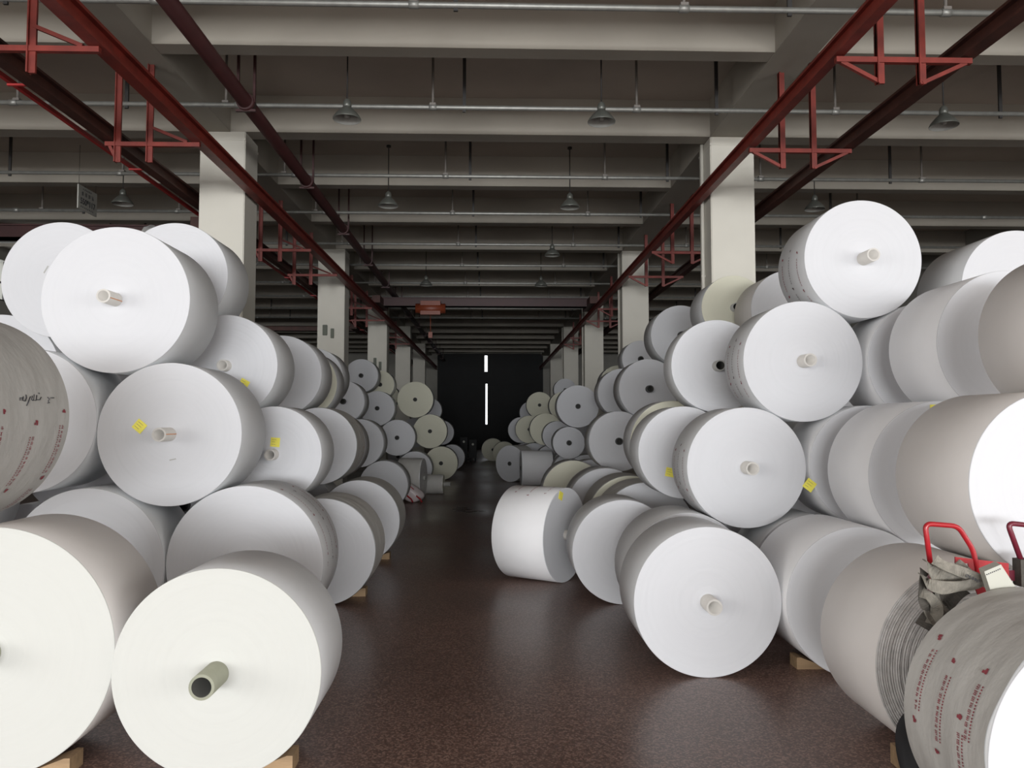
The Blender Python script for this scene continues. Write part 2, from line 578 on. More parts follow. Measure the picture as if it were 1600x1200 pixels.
RL1, RL2, RR1, RR2 = -3.50, -4.55, 3.165, 4.36
ibeam('crane_rail', RL1, -8, YB - 0.3, HR + 0.01, 0.13, 0.19, M['red'], 'long red steel rail running over the left pile, on the aisle side of the columns')
ibeam('crane_rail', RL2, -8, YB - 0.3, HR + 0.01, 0.14, 0.17, M['rust'], 'dark brown steel rail at far left, passing behind the nearest left column')
ibeam('crane_rail', RR1, -8, YB - 0.3, HR + 0.01, 0.10, 0.17, M['red'], 'long red steel rail crossing in front of the nearest right column')
ibeam('crane_rail', RR2, -8, YB - 0.3, HR + 0.01, 0.14, 0.17, M['rust'], 'dark red steel rail at top right, passing behind the nearest right column')
bm = bmesh.new()
bar(bm, (-4.83, -8, HR + 0.01), (-4.83, YB - 0.4, HR + 0.01), 0.045, 0.045)
for y in [5 + 2.55 * k for k in range(15)]:
    box(bm, -4.83, -4.63, y, y + 0.03, HR - 0.055, HR - 0.035)
tag(link_mesh('conductor_bar', bm, M['rail']), 'thin bright red bar along the lower side of the far left brown rail', 'conductor bar')
# dark fire main
bm = bmesh.new()
XF, HF = -3.02, CAM_H + 3.92
tube(bm, [(XF, -8, HF), (XF, YB - 0.3, HF)], 0.088, 20)
for k in range(15):
    hit = any(yb - 0.05 < 3.06 + 3.1 * k < yb + 0.35 for yb in [Y1 + q * BAY / 3 - 0.06 for q in range(-3, 15)])
    zt = ZB - 0.001 if hit else ZS - 0.001
    tube(bm, [(XF, 3 + 3.1 * k, HF), (XF, 3.12 + 3.1 * k, HF)], 0.108, 20)
    bar(bm, (XF - 0.1, 3.06 + 3.1 * k, HF), (XF - 0.1, 3.06 + 3.1 * k, zt), 0.03, 0.03)
    bar(bm, (XF + 0.1, 3.06 + 3.1 * k, HF), (XF + 0.1, 3.06 + 3.1 * k, zt), 0.03, 0.03)
    bar(bm, (XF - 0.12, 3.06 + 3.1 * k, HF - 0.1), (XF + 0.12, 3.06 + 3.1 * k, HF - 0.1), 0.03, 0.03)
tag(link_mesh('water_main', bm, M['darkred']), 'thick dark maroon pipe running down the hall left of the aisle', 'pipe')


def hanger(side, y, label):
    if side == 'right':
        x1, x2, p1, p2, s = RR1, RR2, 3.545, 3.93, 1
    else:
        x1, x2, p1, p2, s = RL1, RL2, -4.06, -4.435, -1
    t = thing('rail_hanger', label, 'steel bracket', (0, y, 0), 0, 'red steel hangers carrying the crane rails')
    zb = HR - 0.13
    for p in (p1, p2):
        bm = bmesh.new()
        top = ZB if (3.28 < p < 3.78 or -4.34 < p < -3.84) else ZS
        zz = HR - 0.33
        box(bm, p - 0.035, p + 0.035, -0.012, 0.012, zz, top)
        box(bm, p - 0.035, p - 0.022, -0.035, 0.035, zz, top)
        link_mesh('post', bm, M['red'], t)
    bm = bmesh.new()
    bar(bm, (x1 - s * 0.03, 0, HR - 0.113), (x2 + s * 0.03, 0, HR - 0.113), 0.05, 0.05)
    link_mesh('crossbar', bm, M['red'], t)
    for (a, b_) in ((((x1 + s * 0.02, 0, HR - 0.13), (p1, 0, HR - 0.32)) if s > 0 else ((x1 - 0.12, 0, HR - 0.08), (p1, 0, HR + 0.10))), ((x2 - s * 0.02, 0, HR - 0.13), (p2, 0, HR - 0.32))):
        bm = bmesh.new()
        bar(bm, a, b_, 0.035, 0.035)
        link_mesh('brace', bm, M['red'], t)


HY = [6.68, 9.0, 14.6, 17.1, 22.1, 24.8, 29.9, 32.4]
ords = ['nearest', 'second', 'third', 'fourth', 'fifth', 'sixth', 'seventh', 'farthest']
for i, y in enumerate(HY):
    for side in ('left', 'right'):
        hanger(side, y, '%s red hanger frame with two posts holding the %s crane rails' % (ords[i], side))

# ------------------------------------------------------------------ bridge cranes
def crane(y, x0, x1, label, hoist=None, z=None, h=0.34, girder_mat='darkred', trolley=False):
    z = z or HR + 0.12
    t = thing('bridge_crane', label, 'crane', (0, y, z), 0, None)
    bm = bmesh.new()
    box(bm, x0, x1, -0.14, 0.14, 0, h)
    box(bm, x0, x1, -0.18, 0.18, 0, 0.03)
    box(bm, x0, x1, -0.18, 0.18, h - 0.03, h)
    link_mesh('girder', bm, M[girder_mat], t)
    for x in (x0 + 0.1, x1 - 0.1):
        bm = bmesh.new()
        box(bm, x - 0.12, x + 0.12, -0.9, 0.9, -0.01, 0.2)
        link_mesh('end_carriage', bm, M['rust'], t)
    if hoist is not None:
        bm = bmesh.new()
        box(bm, hoist - 0.3, hoist + 0.3, -0.42, -0.18, -0.30, 0.12)
        tube(bm, [(hoist - 0.45, -0.30, -0.1), (hoist + 0.45, -0.30, -0.1)], 0.15, 16)
        link_mesh('hoist', bm, M['orange'], t)
        bm = bmesh.new()
        tube(bm, [(hoist, -0.3, -0.3), (hoist, -0.3, -0.85)], 0.012, 6)
        box(bm, hoist - 0.06, hoist + 0.06, -0.35, -0.25, -1.0, -0.82)
        link_mesh('hook_block', bm, M['orange'], t)


crane(23.3, RL1, RR1, 'far dark red bridge crane spanning the central aisle with an orange hoist', hoist=at(674, 490, 23.3).x, girder_mat='darkred', h=0.26)
crane(14.2, -11.7, -5.05, 'dark red bridge crane in the left bay behind the top left rolls', girder_mat='darkred', z=HR - 0.02, h=0.24)
crane(28.8, -11.98, -4.95, 'thin brown far crane beam crossing the left bay behind the second column', girder_mat='rust', z=HR + 0.0, h=0.16)

# ------------------------------------------------------------------ hanging sign
sy = 13.2
sp_ = at(122, 287, sy)
t = thing('hanging_sign', 'grey rectangular sign with black figures hanging in the left bay', 'sign', (sp_.x, sy, sp_.z), 0)
bm = bmesh.new(); box(bm, -0.01, 0.01, 0, 0.62, -0.42, 0); link_mesh('sign_board', bm, M['board'], t)
bm = bmesh.new()
for yy in (0.03, 0.59):
    tube(bm, [(0, yy, 0), (0, yy, ZS - sp_.z)], 0.004, 6)
link_mesh('wire', bm, M['black'], t)


def text_mesh(s, size, m, name, parent, mtx):
    cu = bpy.data.curves.new('txt', 'FONT')
    cu.body = s
    cu.size = size
    cu.extrude = 0.0015
    cu.offset = 0.0025
    cu.align_x = 'CENTER'
    to = bpy.data.objects.new('txt', cu)
    C.objects.link(to)
    bpy.context.view_layer.update()
    me = bpy.data.meshes.new_from_object(to.evaluated_get(bpy.context.evaluated_depsgraph_get()))
    bpy.data.objects.remove(to)
    me.transform(mtx)
    me.materials.clear()
    me.materials.append(m)
    me.name = name
    o = bpy.data.objects.new(name, me)
    C.objects.link(o)
    o.parent = parent
    return o


mt = Matrix(((0, 0, 1, 0.0125), (1, 0, 0, 0.31), (0, 1, 0, -0.315), (0, 0, 0, 1)))
text_mesh('550*117', 0.145, M['ink'], 'sign_lettering', t, mt)


def glyph(add, u, v, s, rnd):
    """a small dense written character made of strokes; add(u0,v0,u1,v1) draws a stroke as a rectangle"""
    w = s * 0.13
    for k in range(3):
        vv = v + s * (0.1 + 0.36 * k) + rnd.uniform(-.05, .05) * s
        if rnd.random() < 0.85:
            add(u + s * rnd.uniform(0, .25), vv, u + s * rnd.uniform(.7, 1), vv + w)
    for k in range(2):
        uu = u + s * rnd.uniform(0.1 + .4 * k, .4 + .4 * k)
        add(uu, v + s * rnd.uniform(0, .3), uu + w, v + s * rnd.uniform(.65, 1))


bm = bmesh.new()
rnd = random.Random(3)


def addsign(u0, v0, u1, v1):
    box(bm, 0.0102, 0.0125, u0, u1, v0, v1)


for k in range(4):
    glyph(addsign, 0.10 + 0.11 * k, -0.17, 0.075, rnd)
for k in range(6):
    glyph(addsign, 0.14 + 0.05 * k, -0.065, 0.035, rnd)
for k in range(8):
    glyph(addsign, 0.08 + 0.055 * k, -0.385, 0.03, rnd)
link_mesh('small_lettering', bm, M['ink'], t)

# ------------------------------------------------------------------ paper rolls
# key, face centre x,y in the photo, face radius in px, distance, length, end paper, side paper, core, protrusion, flags, label
G_L, G_R = 'paper rolls piled left of the aisle', 'paper rolls piled right of the aisle'
ROLLS = [
    # ---- left side, front
    ('La', -14, 1003, 194, 3.98, .57, 'warm', 'beige', 'olive', .14, 'fl', 'huge off-white roll on the floor, cut off by the bottom left corner'),
    ('Lb', 335.5, 1036.5, 162.7, 3.94, .55, 'warm', 'grey', 'olive', .20, 'fl', 'off-white roll standing on the floor in front with a wide dark olive core'),
    ('W1', -217, 651, 187, 3.8, .76, 'warm', 'plastic', 'olive', .1, 'wL', 'film-wrapped roll with red print and handwriting at the left edge'),
    # ---- left row one
    ('A', 182, 472, 115, 6.3, .66, 'white', 'grey', 'core', .20, 'ln', 'large white roll on top of the left pile, protruding core with an orange line'),
    ('G', 37, 657, 114, 6.3, .66, 'white', 'grey', 'core', .12, '', 'white roll half hidden behind the film-wrapped roll at the left edge'),
    ('B', 263.5, 677.5, 112, 6.3, .66, 'white', 'grey', 'core', .20, 'ln st:218:666', 'large white roll in the left pile with a yellow diamond sticker left of its core'),
    ('H', 135, 875, 121, 6.3, .66, 'white', 'grey', 'core', .12, 'fl', 'white floor roll seen above and between the two big off-white front rolls'),
    ('C', 380, 874, 122, 6.3, .62, 'white', 'grey', 'core', .12, 'fl pr', 'wide white floor roll right behind the front off-white roll, with printed grey side'),
    # ---- left row two
    ('D', 94, 437, 91, 7.5, .66, 'white', 'grey', 'core', 0, '', 'white roll at top left whose face has a short grey mark'),
    ('F', 0, 583, 92, 8.25, .6, 'white', 'grey', 'core', 0, '', 'white roll peeking out under the top left roll at the left edge'),
    ('E', 273, 432, 83, 7.5, .66, 'white', 'grey', 'core', .1, 'flap', 'white roll at the top of the left pile, right behind the highest large one'),
    ('Q1', 190, 577, 78, 7.5, .66, 'white', 'grey', 'core', .1, '', 'white roll buried in the gap between three large left rolls'),
    ('K', 352, 570, 80, 7.5, .66, 'white', 'grey', 'core', .10, 'st:381:600', 'white roll high in the left pile with a yellow sticker low on its face'),
    ('Mm', 427, 710, 75, 7.5, .60, 'white', 'grey', 'core', .12, 'st:430:691', 'white roll in the left pile with a square yellow sticker above its core'),
    ('I', 503, 855, 83, 7.55, .66, 'white', 'grey', 'core', .1, 'fl film', 'second white floor roll along the left edge of the aisle'),
    # ---- left row three
    ('N', 440, 586, 62, 9.75, .66, 'white', 'grey', 'core', .1, '', 'white roll just right of the stickered top right roll of the left pile'),
    ('O', 497, 697, 60, 9.75, .62, 'white', 'plastic', 'core', .1, 'pr', 'white roll with film-covered dusty side in the middle of the left pile'),
    ('J', 560, 809, 64, 9.8, .66, 'white', 'grey', 'core', .1, 'fl film', 'third white floor roll along the left edge of the aisle'),
    # ---- left row four
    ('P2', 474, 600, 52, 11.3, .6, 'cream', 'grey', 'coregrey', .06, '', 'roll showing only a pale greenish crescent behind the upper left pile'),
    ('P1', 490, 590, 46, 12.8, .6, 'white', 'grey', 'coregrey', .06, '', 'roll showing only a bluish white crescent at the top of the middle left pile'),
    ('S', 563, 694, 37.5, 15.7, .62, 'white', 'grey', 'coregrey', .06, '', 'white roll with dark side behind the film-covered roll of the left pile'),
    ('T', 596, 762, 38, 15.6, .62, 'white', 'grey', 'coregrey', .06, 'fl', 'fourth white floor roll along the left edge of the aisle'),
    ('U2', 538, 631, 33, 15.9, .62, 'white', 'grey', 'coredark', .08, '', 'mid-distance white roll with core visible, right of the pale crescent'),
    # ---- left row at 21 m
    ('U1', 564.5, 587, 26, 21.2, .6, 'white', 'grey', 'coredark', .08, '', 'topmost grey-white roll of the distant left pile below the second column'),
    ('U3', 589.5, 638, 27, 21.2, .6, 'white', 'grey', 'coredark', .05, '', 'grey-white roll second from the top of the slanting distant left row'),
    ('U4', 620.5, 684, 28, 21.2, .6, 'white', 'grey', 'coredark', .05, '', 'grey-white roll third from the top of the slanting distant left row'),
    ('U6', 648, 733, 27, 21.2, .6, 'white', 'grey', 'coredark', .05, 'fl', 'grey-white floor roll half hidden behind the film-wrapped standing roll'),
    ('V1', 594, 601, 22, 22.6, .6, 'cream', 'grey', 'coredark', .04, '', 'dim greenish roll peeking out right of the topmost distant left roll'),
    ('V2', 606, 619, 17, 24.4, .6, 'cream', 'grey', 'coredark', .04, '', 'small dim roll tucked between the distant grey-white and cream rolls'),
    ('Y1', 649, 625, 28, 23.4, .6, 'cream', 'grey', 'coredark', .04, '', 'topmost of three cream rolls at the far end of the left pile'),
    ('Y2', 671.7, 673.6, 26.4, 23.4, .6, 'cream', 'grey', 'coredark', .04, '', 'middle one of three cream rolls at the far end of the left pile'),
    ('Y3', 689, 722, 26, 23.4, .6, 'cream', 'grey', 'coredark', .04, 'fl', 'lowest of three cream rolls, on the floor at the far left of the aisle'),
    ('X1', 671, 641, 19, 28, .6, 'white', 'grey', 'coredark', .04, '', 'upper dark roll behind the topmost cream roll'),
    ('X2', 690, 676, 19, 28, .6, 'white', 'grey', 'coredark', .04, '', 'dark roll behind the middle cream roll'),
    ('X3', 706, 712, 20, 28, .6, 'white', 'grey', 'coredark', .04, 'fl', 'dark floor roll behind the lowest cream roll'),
    # ---- right side, front
    ('Rj', 1764, 1195, 224, 2.8, .57, 'white', 'plastic', 'core', .05, 'fl wR', 'film-wrapped roll with red print at the bottom right corner'),
    ('Ri', 1543, 1046, 162, 3.88, .72, 'film', 'beige', 'core', .05, 'fl st2', 'beige-sided roll with uneven layered end under the red trolley handles'),
    ('Rk', 1659, 768, 150, 3.88, .72, 'white', 'beige', 'core', .08, '', 'large beige-sided roll at the right edge above the red trolley handles'),
    ('Rn', 1808, 512, 150, 3.88, .72, 'white', 'beige', 'core', .08, '', 'beige-sided roll at the right edge, higher than all other beige ones'),
    ('Ra', 1110.5, 938, 116.5, 5.38, .60, 'white', 'grey', 'core', .16, 'fl', 'big white floor roll in front at the right edge of the aisle'),
    ('Rh', 1352, 942, 118, 5.31, .72, 'white', 'light', 'core', .05, 'fl', 'white-sided floor roll behind the beige roll with the layered end'),
    ('Rl', 1470, 748, 118, 5.31, .66, 'white', 'light', 'core', .05, 'st:1462:641', 'white-sided roll with a yellow sticker at the top of its rim, in the right pile'),
    ('Rm', 1572, 549, 116, 5.31, .66, 'white', 'light', 'core', .05, '', 'white-sided roll with a bright crescent face behind the upper beige roll'),
    # ---- right row one
    ('Re', 1079, 897, 97, 6.35, .58, 'white', 'grey', 'core', .05, 'fl', 'floor roll seen as a thin crescent right behind the big front floor roll'),
    ('Rb', 1167, 730, 94, 6.4, .54, 'white', 'grey', 'core', .15, 'pr', 'white roll directly above the big front floor roll at right'),
    ('Rc', 1256.5, 569, 94.5, 6.4, .52, 'white', 'grey', 'core', .15, 'pr', 'second white roll from the top of the right slanting row'),
    ('Rd', 1347, 410, 93, 6.4, .60, 'white', 'grey', 'core', .18, 'pr', 'topmost white roll of the right pile with a grey printed side'),
    ('Rg2', 1266, 893, 94, 6.35, .6, 'white', 'grey', 'core', .05, 'fl', 'hidden floor roll whose grey side shows below the second row of the right pile'),
    ('Rp', 1356, 722, 93, 6.4, .6, 'white', 'light', 'core', .05, 'st:1265:758', 'roll showing a pale crescent with a yellow sticker at its left rim'),
    ('Rq', 1446, 566, 93, 6.4, .6, 'white', 'light', 'core', .05, '', 'roll showing a pale crescent just right of the second highest right roll'),
    ('Ro', 1592, 450, 91, 6.4, .7, 'white', 'grey', 'core', .05, '', 'white roll at the top right edge with a dark grey side'),
    # ---- right row two
    ('Rf', 975, 861, 81, 7.52, .62, 'white', 'grey', 'core', .05, 'fl', 'white floor roll left of the big front one at the right edge of the aisle'),
    ('Rs', 1069, 707, 72, 7.6, .50, 'white', 'grey', 'core', .05, 'st:1047:738', 'white roll with a small yellow sticker low on its face, mid right pile'),
    ('Rt', 1121, 572, 72.5, 7.7, .36, 'white', 'grey', 'coregrey', .10, '', 'white roll whose dark core touches the second highest roll of the right row'),
    ('Rw', 1234, 483, 61, 9.35, .66, 'white', 'beige', 'core', .05, '', 'pale roll tucked left of the topmost right roll'),
    ('Rv', 1147, 481, 51, 10.25, .62, 'cream', 'grey', 'coregrey', .10, '', 'cream roll at the top of the right pile in front of the nearest right column'),
    ('F2', 1012, 831, 75, 8.7, .62, 'white', 'grey', 'core', .05, 'fl film', 'floor roll second behind the front row at right, grey film on its rim'),
    ('F3', 1050, 694, 66, 9.0, .5, 'cream', 'grey', 'core', .05, '', 'roll showing a thin cream crescent left of the small-stickered roll'),
    ('F1', 985, 811, 67, 9.75, .62, 'cream', 'grey', 'core', .05, 'fl film', 'floor roll with a narrow cream crescent under dark film, right pile'),
    ('Ff', 947, 791, 60.5, 11.0, .65, 'white', 'grey', 'core', .05, 'fl', 'whitish floor roll behind the roll lying crosswise'),
    # ---- right row at 12.6 m
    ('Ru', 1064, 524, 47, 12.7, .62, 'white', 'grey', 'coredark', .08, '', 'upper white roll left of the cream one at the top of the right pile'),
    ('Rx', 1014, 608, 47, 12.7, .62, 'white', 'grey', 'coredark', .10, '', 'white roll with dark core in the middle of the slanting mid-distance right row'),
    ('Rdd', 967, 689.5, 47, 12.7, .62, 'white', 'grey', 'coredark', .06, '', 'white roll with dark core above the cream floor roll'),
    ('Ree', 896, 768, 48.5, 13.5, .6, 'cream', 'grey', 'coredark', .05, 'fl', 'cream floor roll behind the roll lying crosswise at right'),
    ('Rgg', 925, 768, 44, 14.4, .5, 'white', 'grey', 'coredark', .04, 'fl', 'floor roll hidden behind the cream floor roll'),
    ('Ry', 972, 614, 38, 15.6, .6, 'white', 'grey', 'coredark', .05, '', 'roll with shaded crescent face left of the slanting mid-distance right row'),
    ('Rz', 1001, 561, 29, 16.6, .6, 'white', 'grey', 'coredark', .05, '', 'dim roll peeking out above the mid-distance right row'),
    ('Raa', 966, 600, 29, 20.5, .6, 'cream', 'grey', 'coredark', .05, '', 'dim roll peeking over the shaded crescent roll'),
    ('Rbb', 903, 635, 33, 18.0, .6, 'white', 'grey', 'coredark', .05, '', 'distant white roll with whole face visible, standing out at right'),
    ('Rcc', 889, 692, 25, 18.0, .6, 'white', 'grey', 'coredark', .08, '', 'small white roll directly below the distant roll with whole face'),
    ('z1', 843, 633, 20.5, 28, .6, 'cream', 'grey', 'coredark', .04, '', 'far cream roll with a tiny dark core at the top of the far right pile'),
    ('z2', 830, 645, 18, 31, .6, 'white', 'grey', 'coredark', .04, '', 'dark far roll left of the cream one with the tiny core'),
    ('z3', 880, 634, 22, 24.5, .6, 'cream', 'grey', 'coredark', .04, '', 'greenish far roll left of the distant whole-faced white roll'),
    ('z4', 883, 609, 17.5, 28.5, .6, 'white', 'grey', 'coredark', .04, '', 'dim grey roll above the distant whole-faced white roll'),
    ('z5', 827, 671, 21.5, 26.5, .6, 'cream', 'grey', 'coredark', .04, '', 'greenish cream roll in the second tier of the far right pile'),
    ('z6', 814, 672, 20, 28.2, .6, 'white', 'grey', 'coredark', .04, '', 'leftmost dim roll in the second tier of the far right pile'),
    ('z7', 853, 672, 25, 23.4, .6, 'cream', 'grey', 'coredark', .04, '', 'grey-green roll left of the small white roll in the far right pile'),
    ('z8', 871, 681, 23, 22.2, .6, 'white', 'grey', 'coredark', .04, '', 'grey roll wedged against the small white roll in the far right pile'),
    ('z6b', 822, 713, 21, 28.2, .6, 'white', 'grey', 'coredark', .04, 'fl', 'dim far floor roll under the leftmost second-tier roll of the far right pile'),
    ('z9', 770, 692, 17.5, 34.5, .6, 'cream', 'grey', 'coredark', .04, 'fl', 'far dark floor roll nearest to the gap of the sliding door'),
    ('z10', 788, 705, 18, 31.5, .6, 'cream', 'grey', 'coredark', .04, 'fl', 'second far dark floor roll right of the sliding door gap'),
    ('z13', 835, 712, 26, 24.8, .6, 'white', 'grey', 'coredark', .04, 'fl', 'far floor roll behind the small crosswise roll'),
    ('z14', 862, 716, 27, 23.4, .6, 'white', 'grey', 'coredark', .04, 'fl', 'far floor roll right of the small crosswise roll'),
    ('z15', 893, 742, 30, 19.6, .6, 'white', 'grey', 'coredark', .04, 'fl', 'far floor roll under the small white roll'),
]


class R:
    pass


rolls = []
for rec in ROLLS:
    o = R()
    (o.key, o.px, o.py, r, o.Y, o.L, o.end, o.side, o.core, o.prot, o.flags, o.label) = rec
    p = at(o.px, o.py, o.Y)
    depth = (p - Vector((0, 0, CAM_H))).dot(FWD)
    o.R = r * depth / F
    o.x, o.z = p.x, p.z
    if 'fl' in o.flags.split():
        d = o.R - o.z
        o.z = o.R
    o.x0, o.z0 = o.x, o.z
    rolls.append(o)
for it in range(120):
    for i, a in enumerate(rolls):
        for b in rolls[i + 1:]:
            if a.Y < b.Y + b.L + 0.01 and b.Y < a.Y + a.L + 0.01:
                dx, dz = b.x - a.x, b.z - a.z
                d = math.hypot(dx, dz)
                ov = a.R + b.R + 0.007 - d
                if ov > 0:
                    fa, fb = 'fl' in a.flags.split(), 'fl' in b.flags.split()
                    ux, uz = dx / d, dz / d
                    a.x -= ux * ov / 2; b.x += ux * ov / 2
                    if not fa:
                        a.z -= uz * ov / 2
                    if not fb:
                        b.z += uz * ov / 2
BYKEY = {o.key: o for o in rolls}


def held(a):
    if a.z - a.R < 0.03:
        return True
    for b in rolls:
        if b is not a and b.z < a.z - 0.15 and min(a.Y + a.L, b.Y + b.L) - max(a.Y, b.Y) > 0.12 and math.hypot(a.x - b.x, a.z - b.z) < a.R + b.R + 0.03:
            return True
    return False


# rolls deep inside the piles that carry the visible ones
todo = [a for a in rolls if not held(a) and a.key not in ('z6', 'X2')]
while todo:
    a = todo.pop(0)
    if held(a):
        continue
    s = -1 if a.x < 0 else 1
    made = False
    n = max(1, math.ceil((a.z - 0.5) / 0.93))
    for nn in (n, n + 1):
        for rr in (0.5, 0.45, 0.54, 0.40, 0.36, 0.58):
            h = (a.z - rr) / nn
            dd_ = a.R + rr + 0.01
            if h >= dd_ or (nn == 1 and h < 0.05) or h < 0.3:
                continue
            dx = math.sqrt(dd_ * dd_ - h * h)
            for sg in (s, -s):
                x, z = a.x + sg * dx, a.z - h
                if any(cy0 < a.Y + a.L and cy0 + 0.6 > a.Y and cx0 - 0.06 < x + rr and x - rr < cx1 + 0.02 for (cx0, cx1) in COLX.values() for cy0 in [Y1 + q * BAY for q in range(5)]):
                    continue
                if all(not (min(a.Y + a.L, b.Y + b.L) - max(a.Y, b.Y) > -0.02 and math.hypot(x - b.x, z - b.z) < rr + b.R + 0.004) for b in rolls):
                    o = R()
                    o.key = 'h_' + a.key
                    o.px, o.py, o.Y, o.L, o.R, o.x, o.z, o.x0, o.z0 = (0 if s < 0 else 1600), 0, a.Y, a.L, rr, x, z, x, z
                    o.end, o.side, o.core, o.prot = 'white', 'grey', 'coredark', 0.02
                    o.flags = 'fl' if nn == 1 else ''
                    o.label = 'white roll buried inside the %s pile behind the rolls in front' % ('left' if s < 0 else 'right')
                    o.label = {'h_G': 'roll barely seen in the dark gap under the film-wrapped left roll', 'h_Q1': 'roll glimpsed between the lower and middle tiers at far left',
                               'h_h_Q1': 'floor roll glimpsed through the dark slit above the huge off-white roll', 'h_Mm': 'roll glimpsed in the gap under the square-stickered left roll',
                               'h_P2': 'shaded roll showing between the film-covered left roll and its right neighbour', 'h_h_P2': 'roll in the dark gap above the second floor roll left of the aisle',
                               'h_X1': 'dim roll in the gap left of the middle cream roll', 'h_Rs': 'roll whose rim shows under the one above the big front right floor roll',
                               'h_Rcc': 'dim roll in the gap just right of the small white roll', 'h_z3': 'dim roll wedged under the distant whole-faced white roll',
                               'h_Rv': 'roll glimpsed in the narrow gap below the second highest right roll'}.get(o.key, o.label)
                    rolls.append(o)
                    todo.append(o)
                    print('ADD', o.key, 'under', a.key, round(x, 2), round(z, 2), rr)
                    made = True
                    break
            if made:
                break
        if made:
            break
    if not made:
        print('UNHELD', a.key)


def add_prints(parent, rl, strips, rnd, size=0.026, small=True, m='printred'):
    """printed strips running round the wrapper: (y, theta0, theta1, has_logo)"""
    bm = bmesh.new()
    rad = rl.R + (0.0085 if rl.side == 'plastic' or 'film' in rl.flags else 0.004)

    def quad(y0, t0, y1, t1, mi=0):
        vs_ = [bm.verts.new((rad * math.cos(t), y, rad * math.sin(t))) for (y, t) in ((y0, t0), (y1, t0), (y1, t1), (y0, t1))]
        f = bm.faces.new(vs_)
        f.material_index = mi

    for (y, t0, t1, mi) in strips:
        s = size
        dt = s / rad
        t = t0
        step = 1 if t1 > t0 else -1
        n = 0
        while (t1 - t) * step > 0:
            k = n % 15
            if k == 0:
                ss = s * 1.5
                for q in range(5):
                    a = rnd.uniform(0, ss * .6); b_ = rnd.uniform(0, ss * .6)
                    quad(y + a, t + b_ / rad, y + a + ss * .35, t + (b_ + ss * .35) / rad, mi)
            elif 3 <= k <= 13:
                def addc(u0, v0, u1, v1, y=y, t=t):
                    quad(y + u0, t + v0 / rad, y + u1, t + v1 / rad, mi)
                glyph(addc, 0, 0, s * .85, rnd)
                if small:
                    for q in range(2):
                        quad(y - s * .75, t + q * dt * .5, y - s * .45, t + (q * .5 + .3) * dt, mi)
            n += 1
            t += step * dt * 1.05
    return link_mesh('printed_lettering', bm, [M['printred'], M['printdark']], parent)


def hit_cyl(rl, px, py):
    """(theta, y) where the sight line through a photo point meets the wrapper"""
    d = ray(px, py)
    ox, oz = -rl.x, CAM_H - rl.z
    a = d.x ** 2 + d.z ** 2
    b_ = 2 * (ox * d.x + oz * d.z)
    c = ox * ox + oz * oz - rl.R ** 2
    q = b_ * b_ - 4 * a * c
    if q < 0:
        return None
    t = (-b_ - math.sqrt(q)) / (2 * a)
    return math.atan2(oz + t * d.z, ox + t * d.x), t * d.y - rl.Y


